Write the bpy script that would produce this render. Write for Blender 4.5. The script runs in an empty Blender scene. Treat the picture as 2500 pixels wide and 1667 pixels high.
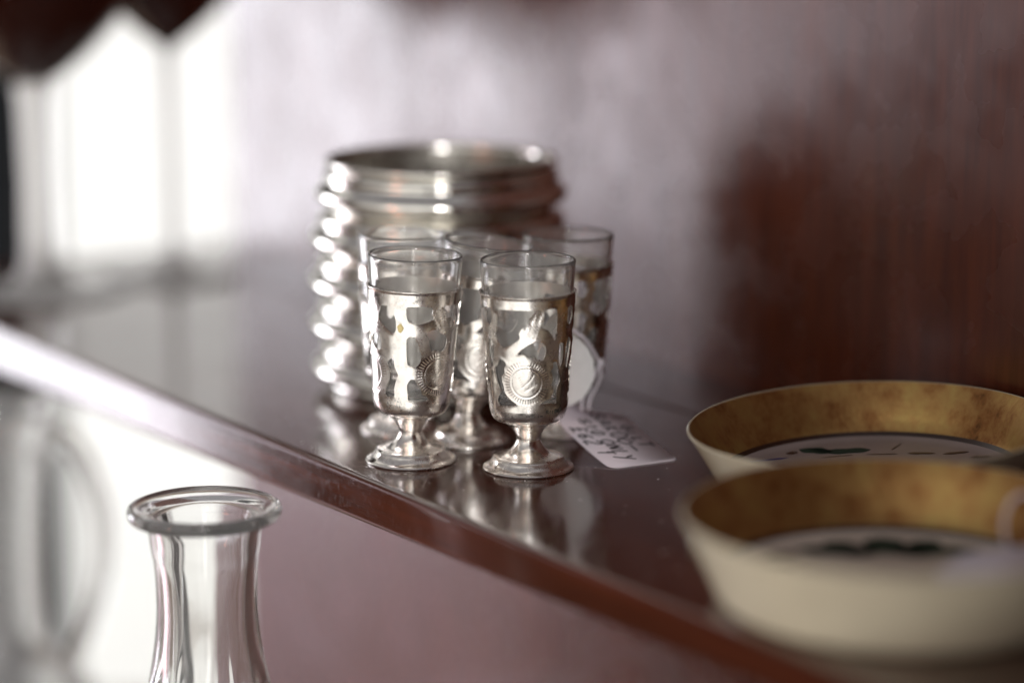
import bpy, math, random
import numpy as np
from mathutils import Vector, Matrix
random.seed(7)
C = bpy.context.scene.collection
mm = 0.001
S = bpy.context.scene

# ------------------------------------------------------------ camera
cam = bpy.data.cameras.new('camera')
cam.lens = 85.0 * 5900 / 5903
cam.sensor_width = 36.0
cam.clip_start = 0.02
cam.clip_end = 50
cam.dof.use_dof = True
cam.dof.focus_distance = 0.712
cam.dof.aperture_fstop = 2.7
co = bpy.data.objects.new('camera', cam)
co.location = (0, -0.700, 0.1835)
co.rotation_euler = (math.radians(90 - 11.75), 0, 0)
C.objects.link(co)
S.camera = co
S.render.resolution_x, S.render.resolution_y = 1024, 682

# ------------------------------------------------------------ world: dim room, made much brighter behind the camera to light the silver
W = bpy.data.worlds.new('World')
S.world = W
W.use_nodes = True
nt = W.node_tree
bg = nt.nodes['Background']
tc = nt.nodes.new('ShaderNodeTexCoord')
sep = nt.nodes.new('ShaderNodeSeparateXYZ')
nt.links.new(tc.outputs['Generated'], sep.inputs[0])
mr = nt.nodes.new('ShaderNodeMapRange')
mr.inputs['From Min'].default_value = 0.1
mr.inputs['From Max'].default_value = -0.9
nt.links.new(sep.outputs['Y'], mr.inputs['Value'])
nz = nt.nodes.new('ShaderNodeTexNoise')
nz.inputs['Scale'].default_value = 3.2
nz.inputs['Detail'].default_value = 3
nt.links.new(tc.outputs['Generated'], nz.inputs['Vector'])
mr2 = nt.nodes.new('ShaderNodeMapRange')
mr2.inputs['From Min'].default_value = 0.38
mr2.inputs['From Max'].default_value = 0.62
mr2.inputs['To Min'].default_value = 0.65
mr2.inputs['To Max'].default_value = 1.35
nt.links.new(nz.outputs['Fac'], mr2.inputs['Value'])
mul = nt.nodes.new('ShaderNodeMath'); mul.operation = 'MULTIPLY'
nt.links.new(mr.outputs[0], mul.inputs[0]); nt.links.new(mr2.outputs[0], mul.inputs[1])
mixw = nt.nodes.new('ShaderNodeMix'); mixw.data_type = 'RGBA'
mixw.inputs['A'].default_value = (0.080, 0.058, 0.048, 1)
mixw.inputs['B'].default_value = (1.52, 1.49, 1.42, 1)
mixw.clamp_factor = False
nt.links.new(mul.outputs[0], mixw.inputs['Factor'])
mru = nt.nodes.new('ShaderNodeMapRange')
mru.inputs['From Min'].default_value = 0.25; mru.inputs['From Max'].default_value = 0.75
nt.links.new(sep.outputs['Z'], mru.inputs['Value'])
mixu = nt.nodes.new('ShaderNodeMix'); mixu.data_type = 'RGBA'
mixu.inputs['B'].default_value = (0.26, 0.25, 0.26, 1)
nt.links.new(mru.outputs[0], mixu.inputs['Factor'])
nt.links.new(mixw.outputs['Result'], mixu.inputs['A'])
nt.links.new(mixu.outputs['Result'], bg.inputs['Color'])
bg.inputs['Strength'].default_value = 1.0

# ------------------------------------------------------------ window light and added lights
def area(name, loc, target, sx, sy, rad, col=(1, 1, 1)):
    l = bpy.data.lights.new(name, 'AREA')
    l.shape = 'RECTANGLE'; l.size = sx; l.size_y = sy
    l.energy = rad * math.pi * sx * sy
    l.color = col
    o = bpy.data.objects.new(name, l)
    o.location = loc
    d = (Vector(target) - Vector(loc)).normalized()
    o.rotation_euler = d.to_track_quat('-Z', 'Y').to_euler()
    C.objects.link(o)
    return o

def wall_light(name, x, y0, y1, z0, z1, rad, col):      # a pane of window in the plane x, facing +x
    return area(name, (x, (y0+y1)/2, (z0+z1)/2), (x+1, (y0+y1)/2, (z0+z1)/2), y1-y0, z1-z0, rad, col)
wall_light('window_light', -1.05, 0.71, 0.98, -0.33, 0.34, 11.0, (0.92, 0.93, 1.0))
wall_light('window_light', -1.05, 0.58, 0.70, -0.33, 0.32, 13.0, (0.95, 0.92, 1.0))
wall_light('window_light', -1.05, 0.47, 0.57, -0.16, 0.30, 7.8, (0.98, 0.90, 1.0))
wall_light('window_light', -1.05, 0.20, 0.46, 0.03, 0.30, 2.0, (1.0, 0.89, 0.96))
wall_light('window_light', -1.05, 0.70, 1.00, -0.62, -0.35, 2.1, (0.97, 0.79, 0.92))
wall_light('window_light', -1.05, 0.50, 0.69, -0.62, -0.35, 1.6, (1.0, 0.72, 0.78))
area('wall_light', (-0.95, 0.65, -0.50), (-0.55, 1.82, -0.72), 0.8, 0.6, 7.0, (0.93, 1.0, 0.96))  # unseen fill light, added to brighten the white background wall
# two shop windows behind the camera, then two added lights
area('shop_window_light', (0.02, -2.6, 0.75), (0, 0, 0.05), 0.22, 0.36, 60, (1.0, 0.97, 0.98))
area('shop_window_light', (1.25, -2.4, 0.75), (0, 0, 0.05), 0.22, 0.36, 50, (1.0, 0.97, 0.98))
area('shop_window_light', (0.30, -2.6, 0.0), (0, 0, 0.0), 0.34, 1.1, 5.0, (1.0, 0.98, 0.95))  # tall light added for vertical highlight streaks on the sleeves
area('orange_glint_light', (-1.9, -1.9, 0.3), (0, 0, 0.05), 0.26, 0.3, 12.0, (1.0, 0.34, 0.2))  # small light added to put an orange glint on the canister

S.view_settings.view_transform = 'Standard'
S.view_settings.look = 'None'
S.view_settings.exposure = 0
S.view_settings.gamma = 1
S.view_settings.use_curve_mapping = False
S.cycles.max_bounces = 16
S.cycles.transmission_bounces = 14
S.cycles.glossy_bounces = 6
S.cycles.diffuse_bounces = 3
S.cycles.transparent_max_bounces = 12
S.cycles.sample_clamp_indirect = 6
S.cycles.blur_glossy = 0.3
S.cycles.use_denoising = True
try:
    S.cycles.denoiser = 'OPENIMAGEDENOISE'
except Exception:
    pass

# ------------------------------------------------------------ materials
def newmat(name):
    m = bpy.data.materials.new(name); m.use_nodes = True
    return m, m.node_tree, m.node_tree.nodes['Principled BSDF']
def N(t, kind, **kw):
    n = t.nodes.new(kind)
    for k, v in kw.items():
        if k in n.inputs: n.inputs[k].default_value = v
        else: setattr(n, k, v)
    return n
def coords(t, scale=(1, 1, 1)):
    tc = N(t, 'ShaderNodeTexCoord'); mp = N(t, 'ShaderNodeMapping')
    mp.inputs['Scale'].default_value = scale
    t.links.new(tc.outputs['Object'], mp.inputs['Vector'])
    return mp.outputs[0]
def ramp(t, src, stops):
    r = N(t, 'ShaderNodeValToRGB')
    el = r.color_ramp.elements
    while len(el) < len(stops): el.new(0.5)
    for e, (p, c) in zip(el, stops):
        e.position = p; e.color = (*c, 1) if len(c) == 3 else c
    t.links.new(src, r.inputs[0])
    return r.outputs[0]
def bump(t, p, src, strength, dist):
    b = N(t, 'ShaderNodeBump', Strength=strength, Distance=dist)
    t.links.new(src, b.inputs['Height']); t.links.new(b.outputs[0], p.inputs['Normal'])
    return b

def wood(name, dark, light, scale, rough, coat=0.0, pore=0.15, edge=False, ior=1.52):
    m, t, p = newmat(name)
    v = coords(t, scale)
    n1 = N(t, 'ShaderNodeTexNoise', Scale=1.0, Detail=8, Roughness=0.62)
    t.links.new(v, n1.inputs['Vector'])
    col = ramp(t, n1.outputs['Fac'], [(0.3, dark), (0.52, tuple((a+b)/2 for a, b in zip(dark, light))), (0.72, light)])
    t.links.new(col, p.inputs['Base Color'])
    n2 = N(t, 'ShaderNodeTexNoise', Scale=5.0, Detail=4, Roughness=0.7)
    t.links.new(v, n2.inputs['Vector'])
    pr = ramp(t, n2.outputs['Fac'], [(0.36, (0, 0, 0)), (0.46, (1, 1, 1))])
    bb = bump(t, p, pr, pore, 0.0003)
    if edge:
        sp = N(t, 'ShaderNodeSeparateXYZ'); t.links.new(coords(t), sp.inputs[0])
        gt = N(t, 'ShaderNodeMath', operation='GREATER_THAN'); gt.inputs[1].default_value = -0.0008
        t.links.new(sp.outputs['Y'], gt.inputs[0])
        mi = N(t, 'ShaderNodeMapRange'); mi.inputs['To Min'].default_value = 2.35; mi.inputs['To Max'].default_value = 1.37
        t.links.new(gt.outputs[0], mi.inputs['Value']); t.links.new(mi.outputs[0], p.inputs['IOR'])
        n5 = N(t, 'ShaderNodeTexNoise', Scale=1.0, Detail=3, Roughness=0.6)
        t.links.new(coords(t, (1500, 1, 260)), n5.inputs['Vector'])
        pr5 = ramp(t, n5.outputs['Fac'], [(0.34, (1, 1, 1)), (0.42, (0, 0, 0))])
        m5 = N(t, 'ShaderNodeMath', operation='MULTIPLY'); t.links.new(pr5, m5.inputs[0]); t.links.new(gt.outputs[0], m5.inputs[1])
        b5 = N(t, 'ShaderNodeBump', Strength=0.07, Distance=0.0001); b5.invert = True
        t.links.new(m5.outputs[0], b5.inputs['Height']); t.links.new(bb.outputs[0], b5.inputs['Normal'])
        t.links.new(b5.outputs[0], p.inputs['Normal'])
    n3 = N(t, 'ShaderNodeTexNoise', Scale=40.0, Detail=3)
    tc2 = coords(t); t.links.new(tc2, n3.inputs['Vector'])
    rr = N(t, 'ShaderNodeMapRange')
    rr.inputs['From Min'].default_value = 0.3; rr.inputs['From Max'].default_value = 0.75
    rr.inputs['To Min'].default_value = rough*0.8; rr.inputs['To Max'].default_value = rough*1.5
    t.links.new(n3.outputs['Fac'], rr.inputs['Value']); t.links.new(rr.outputs[0], p.inputs['Roughness'])
    p.inputs['IOR'].default_value = ior
    return m
M_shelf = wood('polished_mahogany', (0.034, 0.008, 0.0032), (0.088, 0.020, 0.008), (9, 90, 120), 0.115, pore=0.02, edge=True, ior=1.5)
M_panel = wood('mahogany_panel', (0.050, 0.011, 0.0045), (0.100, 0.023, 0.009), (240, 260, 22), 0.235, pore=0.004)

def silver(name, base=(0.92, 0.88, 0.83), rough=0.20, scr=0.25, spots=True):
    m, t, p = newmat(name)
    p.inputs['Metallic'].default_value = 1
    v = coords(t)
    n = N(t, 'ShaderNodeTexNoise', Scale=260.0, Detail=6, Roughness=0.65)
    t.links.new(v, n.inputs['Vector'])
    c = ramp(t, n.outputs['Fac'], [(0.27, tuple(b*0.20 for b in base)), (0.34, tuple(b*0.72 for b in base)), (0.5, base)] if spots
             else [(0.2, tuple(b*0.8 for b in base)), (0.5, base)])
    t.links.new(c, p.inputs['Base Color'])
    n2 = N(t, 'ShaderNodeTexNoise', Scale=110.0, Detail=5, Roughness=0.7)
    t.links.new(v, n2.inputs['Vector'])
    mr = N(t, 'ShaderNodeMapRange'); mr.inputs['From Min'].default_value = 0.35; mr.inputs['From Max'].default_value = 0.7
    mr.inputs['To Min'].default_value = rough*0.7; mr.inputs['To Max'].default_value = rough*1.9
    t.links.new(n2.outputs['Fac'], mr.inputs['Value']); t.links.new(mr.outputs[0], p.inputs['Roughness'])
    v2 = coords(t, (500, 500, 4000))
    n3 = N(t, 'ShaderNodeTexNoise', Scale=1.0, Detail=2)
    t.links.new(v2, n3.inputs['Vector'])
    n4 = N(t, 'ShaderNodeTexNoise', Scale=160.0, Detail=2)
    t.links.new(v, n4.inputs['Vector'])
    ad = N(t, 'ShaderNodeMath', operation='MULTIPLY_ADD'); ad.inputs[1].default_value = scr*0.3
    t.links.new(n3.outputs['Fac'], ad.inputs[0]); t.links.new(n4.outputs['Fac'], ad.inputs[2])
    bump(t, p, ad.outputs[0], 0.35, 0.00018)
    return m
M_silver = silver('tarnished_silver')
M_silver2 = silver('polished_silver', (0.84, 0.82, 0.77), 0.11, 0.05, False)
M_inner = silver('dull_inner_silver', (0.62, 0.58, 0.53), 0.34, 0.1, False)
M_ink_mark, t, p = newmat('dark_stamp'); p.inputs['Base Color'].default_value = (0.02, 0.018, 0.015, 1); p.inputs['Roughness'].default_value = 0.7

def glass(name, col=(1, 1, 1), rough=0.0, ior=1.45):
    m, t, p = newmat(name)
    p.inputs['Base Color'].default_value = (*col, 1)
    p.inputs['Transmission Weight'].default_value = 1
    p.inputs['Roughness'].default_value = rough
    p.inputs['IOR'].default_value = ior
    v = coords(t); n = N(t, 'ShaderNodeTexNoise', Scale=60.0, Detail=1)
    t.links.new(v, n.inputs['Vector']); bump(t, p, n.outputs['Fac'], 0.12, 0.0004)
    return m
M_glass = glass('clear_glass', (0.995, 0.995, 0.99), 0.0, 1.37)
M_glass.node_tree.nodes['Principled BSDF'].inputs['Transmission Weight'].default_value = 0.95  # a little milky white mixed in to lighten dark refractions
M_glass3 = glass('carafe_glass', (0.99, 0.99, 0.98), 0.0, 1.38)
M_glass2 = glass('old_clear_glass', (0.985, 0.99, 0.985), 0.0, 1.36)
M_glass2.node_tree.nodes['Principled BSDF'].inputs['Transmission Weight'].default_value = 0.86  # milky white lifts the dark bands of the jug
M_milky = glass('milky_glass', (0.95, 0.95, 0.94)); M_milky.node_tree.nodes['Principled BSDF'].inputs['Transmission Weight'].default_value = 0.66  # milky white in place of glare, so stems and feet look brighter
M_glass3.node_tree.nodes['Principled BSDF'].inputs['Transmission Weight'].default_value = 0.95  # faint milky white so the dark lip looks lit
M_ruby, t, p = newmat('dark_ruby_glass')
p.inputs['Base Color'].default_value = (0.022, 0.006, 0.004, 1); p.inputs['Roughness'].default_value = 0.12
p.inputs['IOR'].default_value = 1.52

def plain(name, col, rough=0.5, metallic=0, ior=1.5, var=0.06, nscale=60, bs=0.0):
    m, t, p = newmat(name)
    v = coords(t); n = N(t, 'ShaderNodeTexNoise', Scale=nscale, Detail=5, Roughness=0.6)
    t.links.new(v, n.inputs['Vector'])
    c = ramp(t, n.outputs['Fac'], [(0.3, tuple(x*(1-var*2) for x in col)), (0.7, tuple(min(1, x*(1+var)) for x in col))])
    t.links.new(c, p.inputs['Base Color'])
    p.inputs['Roughness'].default_value = rough; p.inputs['Metallic'].default_value = metallic
    p.inputs['IOR'].default_value = ior
    if bs: bump(t, p, n.outputs['Fac'], bs, 0.0003)
    return m
M_porc = plain('cream_porcelain', (0.66, 0.60, 0.45), 0.16, var=0.05, nscale=50)
M_porc_in = plain('shaded_porcelain', (0.34, 0.285, 0.275), 0.2, var=0.05)  # white floor painted darker, the shade inside the dish put into its colour
M_paper = plain('white_card', (0.80, 0.73, 0.79), 0.8, var=0.02, nscale=300, bs=0.1)
M_paper2 = plain('white_paper', (0.80, 0.80, 0.79), 0.75, var=0.02, nscale=300)
M_string = plain('white_cotton', (0.80, 0.75, 0.80), 0.85, var=0.05, nscale=900)
M_ink = plain('black_ink', (0.008, 0.008, 0.012), 0.5, var=0.1)
M_green = plain('green_glaze', (0.006, 0.030, 0.017), 0.7)
M_porc_in2 = plain('cream_floor', (0.60, 0.53, 0.47), 0.35, var=0.05)  # lighter copy of the dish floor colour, for the near dish
M_line = plain('dark_brown_line', (0.035, 0.014, 0.008), 0.3)
M_leafd = plain('brown_glaze', (0.05, 0.025, 0.02), 0.3)
M_blue = plain('blue_glaze', (0.04, 0.04, 0.16), 0.3)
M_wax = plain('yellow_fleck', (0.80, 0.66, 0.30), 0.6)
M_wall = plain('white_wall', (0.80, 0.80, 0.79), 0.9, var=0.02, nscale=2)
M_black = plain('black_paint', (0.010, 0.011, 0.012), 0.95)
M_black.node_tree.nodes['Principled BSDF'].inputs['Specular IOR Level'].default_value = 0.1
M_silver3 = silver('dull_silver', (0.42, 0.40, 0.36), 0.3, 0.1, False)
M_floor = plain('brown_floor', (0.20, 0.14, 0.10), 0.6, nscale=4)

M_gold, t, p = newmat('worn_gold')
p.inputs['Metallic'].default_value = 0.85
v = coords(t, (1, 1, 0.7)); n = N(t, 'ShaderNodeTexNoise', Scale=75.0, Detail=8, Roughness=0.72)
t.links.new(v, n.inputs['Vector'])
c = ramp(t, n.outputs['Fac'], [(0.30, (0.05, 0.024, 0.010)), (0.41, (0.33, 0.15, 0.05)), (0.52, (0.47, 0.27, 0.095)), (0.70, (0.55, 0.39, 0.13))])
t.links.new(c, p.inputs['Base Color'])
p.inputs['Roughness'].default_value = 0.38
n2 = N(t, 'ShaderNodeTexNoise', Scale=700.0, Detail=4); t.links.new(coords(t, (1, 1, 0.25)), n2.inputs['Vector'])
bump(t, p, n2.outputs['Fac'], 0.5, 0.0003)

# ------------------------------------------------------------ object helpers
def mesh_obj(name, verts, faces, mat, parent=None, smooth=True, sharp=35):
    me = bpy.data.meshes.new(name)
    me.from_pydata([tuple(map(float, v)) for v in verts], [], [tuple(int(i) for i in f) for f in faces])
    me.validate(); me.update()
    if smooth:
        me.polygons.foreach_set('use_smooth', [True]*len(me.polygons))
        if sharp: me.set_sharp_from_angle(angle=math.radians(sharp))
    if mat: me.materials.append(mat)
    o = bpy.data.objects.new(name, me); C.objects.link(o)
    if parent: o.parent = parent
    return o
def tag(o, label=None, cat=None, group=None, kind=None):
    if label: o['label'] = label
    if cat: o['category'] = cat
    if group: o['group'] = group
    if kind: o['kind'] = kind
    return o
def thing(name, label, cat, loc, rz=0, group=None):
    o = bpy.data.objects.new(name, None); C.objects.link(o)
    o.empty_display_size = 0.01
    o.location = loc; o.rotation_euler = (0, 0, rz)
    return tag(o, label, cat, group)
def lathe_vf(prof, n=96, closed=False, mod=None, off=(0, 0)):
    """prof: list of (z, r) in mm ; r=0 points become poles"""
    V = []; F = []; rings = []
    for i, (z, r) in enumerate(prof):
        if r <= 1e-6:
            rings.append([len(V)]); V.append((off[0]*mm, off[1]*mm, z*mm)); continue
        ring = []
        for k in range(n):
            th = 2*math.pi*k/n
            rr = r*(mod(th, i, z, r) if mod else 1)
            ring.append(len(V)); V.append(((off[0]+rr*math.sin(th))*mm, (off[1]-rr*math.cos(th))*mm, z*mm))
        rings.append(ring)
    pairs = list(zip(rings, rings[1:])) + ([(rings[-1], rings[0])] if closed else [])
    for a, b in pairs:
        for k in range(n):
            k2 = (k+1) % n
            if len(a) == 1 and len(b) == 1: continue
            if len(a) == 1: F.append((a[0], b[k2], b[k]))
            elif len(b) == 1: F.append((a[k], a[k2], b[0]))
            else: F.append((a[k], a[k2], b[k2], b[k]))
    return V, F
def lathe(name, prof, mat, parent=None, n=96, closed=False, mod=None, sharp=40, off=(0, 0)):
    V, F = lathe_vf(prof, n, closed, mod, off)
    return mesh_obj(name, V, F, mat, parent, True, sharp)
def smooth_prof(pts, sub=6):
    """Catmull-Rom through (z,r) points"""
    out = []
    P = [pts[0]] + list(pts) + [pts[-1]]
    for i in range(1, len(P)-2):
        for s in range(sub):
            t = s/sub
            q = []
            for c in range(len(P[0])):
                a, b, d, e = P[i-1][c], P[i][c], P[i+1][c], P[i+2][c]
                q.append(0.5*((2*b)+(-a+d)*t+(2*a-5*b+4*d-e)*t*t+(-a+3*b-3*d+e)*t**3))
            out.append(tuple(q))
    out.append(tuple(pts[-1]))
    return out
def tube_vf(pts, r, n=10, closed=False, rf=None):
    pts = [Vector(p) for p in pts]; V = []; F = []
    m = len(pts); up = Vector((0, 0, 1)); prev = None
    for i, p in enumerate(pts):
        if closed: d = pts[(i+1) % m]-pts[i-1]
        else: d = pts[min(i+1, m-1)]-pts[max(i-1, 0)]
        d.normalize()
        if prev is None:
            a = d.cross(up)
            if a.length < 1e-3: a = d.cross(Vector((0, 1, 0)))
        else: a = prev - d*prev.dot(d)
        a.normalize(); prev = a.copy(); b = d.cross(a)
        ri = rf(i/(m-1)) if rf else r
        if not isinstance(ri, tuple): ri = (ri, ri)
        for k in range(n):
            th = 2*math.pi*k/n
            V.append(p + a*(ri[0]*math.cos(th)) + b*(ri[1]*math.sin(th)))
    for i in range(m if closed else m-1):
        j = (i+1) % m
        for k in range(n):
            k2 = (k+1) % n
            F.append((i*n+k, i*n+k2, j*n+k2, j*n+k))
    if not closed:
        F.append(tuple(range(n))[::-1]); F.append(tuple((m-1)*n+k for k in range(n)))
    return V, F
def merge(parts):
    V = []; F = []
    for v, f in parts:
        o = len(V); V += list(v); F += [tuple(i+o for i in q) for q in f]
    return V, F

# ------------------------------------------------------------ setting: cabinet, wall, post
A0 = Vector((-0.1958, 0.2057, 0)); U = Vector((-0.5685, 0.8227, 0)); Vn = Vector((0.8227, 0.5685, 0))
ang = math.atan2(U.y, U.x)                     # local +x runs away along the shelf, local -y runs to the back panel
def UV(u, v, z=0): return A0 + U*u + Vn*v + Vector((0, 0, z))
u0, u1, vb = -0.78, 0.130, 0.170
cab = thing('display_cabinet', 'dark polished mahogany cabinet with an open shelf and tall back panel', 'cabinet', UV(0, 0, -0.75))
cab.rotation_euler = (0, 0, ang)
def cabpart(name, V, F, mat, sharp=35):
    # V given as (u, v, z) ; local frame x=u, y=-v
    W_ = [(a, -b, c+0.75) for a, b, c in V]
    F = [tuple(reversed(f)) for f in F]
    return mesh_obj(name, W_, F, mat, cab, True, sharp)
def sect(t):
    s = [(vb, 0), (0.1324, 0), (0.1316, 0), (0.1310, -0.0010), (0.1296, -0.0010), (0.1290, 0), (0.1282, 0), (0.0200, 0), (0.0028, 0), (0.0022, 0)]
    for k in range(1, 7):
        a = math.pi/2*k/6
        s.append((0.0022-0.0022*math.sin(a), -0.0022+0.0022*math.cos(a)))
    s += [(0, -0.0030), (0, -t+0.0018), (0, -t+0.0010), (0.0003, -t+0.0003), (0.0010, -t), (0.0020, -t), (vb-0.001, -t), (vb, -t)]
    return s
V = []; F = []
us = np.linspace(u0, u1, 60); ns = len(sect(0.01))
rng = random.Random(3)
for u in us:
    t_ = 0.0176 + 0.0145*u
    for (v_, z_) in sect(max(0.006, t_)):
        V.append((u, v_, z_))
for i in range(len(us)-1):
    for k in range(ns):
        k2 = (k+1) % ns
        F.append((i*ns+k, i*ns+k2, (i+1)*ns+k2, (i+1)*ns+k))
F.append(tuple(range(ns))[::-1]); F.append(tuple((len(us)-1)*ns+k for k in range(ns)))
cabpart('shelf', V, F, M_shelf)
def box_vf(a0, a1, b0, b1, c0, c1, bev=0):
    V = [(a0, b0, c0), (a1, b0, c0), (a1, b1, c0), (a0, b1, c0), (a0, b0, c1), (a1, b0, c1), (a1, b1, c1), (a0, b1, c1)]
    F = [(0, 3, 2, 1), (4, 5, 6, 7), (0, 1, 5, 4), (1, 2, 6, 5), (2, 3, 7, 6), (3, 0, 4, 7)]
    return V, F
def bevel(o, w, seg=2):
    b = o.modifiers.new('bevel', 'BEVEL'); b.width = w; b.segments = seg; b.limit_method = 'ANGLE'; b.harden_normals = True
    return o
bevel(cabpart('back_panel', *box_vf(u0-0.02, u1, vb+0.0005, vb+0.014, -0.75, 0.62), M_panel), 0.0015)
bevel(cabpart('lower_shelf', *box_vf(u0, u1, -0.22, vb, -0.275, -0.255), M_shelf), 0.002)
bevel(cabpart('plinth', *box_vf(u0+0.02, u1-0.02, -0.19, vb, -0.75, -0.2755), M_panel), 0.002)
bevel(cabpart('end_panel', *box_vf(u0-0.02, u0-0.0005, -0.22, vb, -0.75, 0.62), M_panel), 0.002)

tag(mesh_obj('wall', *box_vf(-2.6, 2.2, 1.82, 1.92, -0.752, 2.4), M_wall), kind='structure')
tag(mesh_obj('floor', *box_vf(-2.6, 2.2, -1.1, 1.82, -0.80, -0.75), M_floor), kind='structure')
V, F = box_vf(-0.40, -0.290, 0.79, 0.83, -0.75, 1.0)
for i in (4, 7): pass
post = mesh_obj('door_post', [(a-0.002*(c > 0), b, c) for a, b, c in V], F, M_black)
bevel(post, 0.004)
tag(post, 'black upright post at the far left edge behind the stemmed glasses', 'post')

# ------------------------------------------------------------ pierced silver goblets
PA = [  # openings of the first pattern: (angle in degrees, height in mm)
 [(-37.8,50.1),(5.9,50.2),(4.8,48.7),(-0.3,47.3),(-0.3,45.7),(-7.9,44.8),(-11.5,43.4),(-11.6,41.5),(-32.8,38.8),(-43.0,40.6),(-45.7,42.2),(-41.0,44.2),(-41.9,46.1),(-38.4,47.9)],
 [(19.9,49.9),(25.9,50.4),(36.5,50.1),(37.9,46.0),(37.8,42.6),(35.6,40.8),(31.5,42.2),(25.6,44.0),(17.9,45.0),(15.5,45.7),(18.9,47.2)],
 [(-14.5,37.0),(-9.4,38.5),(-1.0,39.9),(7.4,40.9),(15.9,40.8),(22.4,39.4),(23.4,37.2),(18.4,35.1),(10.1,36.0),(5.1,36.3),(-2.2,36.3),(-5.9,37.0)],
 [(56.1,50.1),(66.9,50.0),(69.7,46.8),(63.1,44.8),(56.1,45.8),(56.2,48.1)],
 [(62.6,41.0),(70.0,39.3),(67.8,35.6),(63.3,31.8),(57.7,33.3),(57.3,38.0)],
 [(34.4,34.3),(39.8,34.4),(42.7,33.0),(47.7,28.9),(45.5,27.5),(42.6,25.6),(42.5,23.3),(42.2,21.6),(29.8,22.0),(16.9,21.9),(23.0,22.9),(31.7,23.6),(36.7,25.8),(33.1,27.4),(34.8,29.7),(31.4,31.8),(34.7,33.0)],
 [(-39.0,35.4),(-30.5,34.1),(-33.7,32.6),(-33.4,31.3),(-38.3,30.1),(-38.7,28.6),(-36.6,27.6),(-34.9,25.5),(-30.6,24.2),(-23.6,22.9),(-17.5,22.2),(-19.0,21.6),(-46.2,21.2),(-47.9,23.0),(-45.4,24.2),(-41.6,25.0),(-46.7,27.5),(-49.5,30.0),(-50.5,31.4),(-50.9,32.7),(-46.4,32.9)],
 [(43.5,39.5),(50.5,39.5),(51.5,34.8),(47.0,32.6),(43.2,35.5)]]
PB = [
 [(-42.9,49.2),(-26.2,49.4),(-21.1,49.4),(-22.5,47.3),(-20.6,45.2),(-20.1,42.4),(-24.7,41.2),(-32.4,42.1),(-39.9,43.2),(-47.3,44.9),(-48.0,45.9),(-44.0,47.8)],
 [(-6.2,49.4),(6.9,49.7),(24.9,49.3),(25.9,47.1),(28.1,45.9),(19.5,44.9),(10.0,44.3),(0.6,44.4),(-4.8,45.2),(-6.7,47.1)],
 [(-6.2,39.6),(-1.5,40.7),(4.6,40.4),(8.5,38.3),(10.7,36.6),(13.5,34.9),(12.6,33.0),(8.3,31.6),(2.0,31.4),(-4.5,32.1),(-6.0,35.4)],
 [(19.7,41.6),(25.2,42.4),(33.3,42.5),(40.7,41.2),(49.9,40.2),(52.1,38.5),(50.1,36.7),(47.4,36.1),(42.0,35.6),(31.1,36.4),(27.1,35.9),(23.6,38.5),(20.6,40.5)],
 [(-64.6,39.1),(-57.8,40.5),(-47.4,40.4),(-43.4,38.1),(-43.8,36.1),(-49.8,35.2),(-60.1,36.3),(-66.8,38.2)],
 [(-34.3,32.1),(-24.5,33.8),(-22.5,31.1),(-17.6,28.7),(-20.5,26.9),(-23.5,24.3),(-23.6,21.8),(-35.0,21.5),(-38.4,22.2),(-36.3,24.5),(-30.1,27.5),(-30.6,30.0)],
 [(-4.7,25.8),(-0.2,27.5),(5.0,27.5),(7.8,26.4),(14.9,24.4),(16.6,23.0),(24.7,22.1),(24.3,20.9),(-0.9,20.7),(-3.8,23.0)]]
PB_R = [(40.8,49.3),(66,49.1),(68,45.0),(64,41.5),(60.4,45.3),(48.6,46.0),(46.4,47.2)]
def rz(z): return 11.1+(z-18)*(13.75-11.1)/(53.8-18)
RM = 12.1        # mm per radian used to flatten the sleeve

def catmull(poly, sub=5):
    out = []; n = len(poly)
    for i in range(n):
        a, b, c, d = (np.array(poly[(i+k-1) % n], float) for k in range(4))
        for s in range(sub):
            t = s/sub
            q = 0.5*((2*b)+(-a+c)*t+(2*a-5*b+4*c-d)*t*t+(-a+3*b-3*c+d)*t**3)
            lin = b+(c-b)*t
            out.append(0.7*q+0.3*lin)
    return np.array(out)
def sdf_poly(X, Y, P):
    P = np.asarray(P); d = np.full(X.shape, 1e9); inside = np.zeros(X.shape, bool)
    n = len(P)
    for i in range(n):
        ax, ay = P[i]; bx, by = P[(i+1) % n]
        ex, ey = bx-ax, by-ay; L = ex*ex+ey*ey+1e-12
        t = np.clip(((X-ax)*ex+(Y-ay)*ey)/L, 0, 1)
        d = np.minimum(d, np.hypot(X-ax-t*ex, Y-ay-t*ey))
        c = ((ay > Y) != (by > Y)) & (X < (bx-ax)*(Y-ay)/(by-ay+1e-12)+ax)
        inside ^= c
    return np.where(inside, -d, d)
def seg_d(X, Y, pts):
    d = np.full(X.shape, 1e9)
    for (ax, ay), (bx, by) in zip(pts, pts[1:]):
        ex, ey = bx-ax, by-ay; L = ex*ex+ey*ey+1e-12
        t = np.clip(((X-ax)*ex+(Y-ay)*ey)/L, 0, 1)
        d = np.minimum(d, np.hypot(X-ax-t*ex, Y-ay-t*ey))
    return d
def wrapdeg(a): return (a+180) % 360-180
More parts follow.
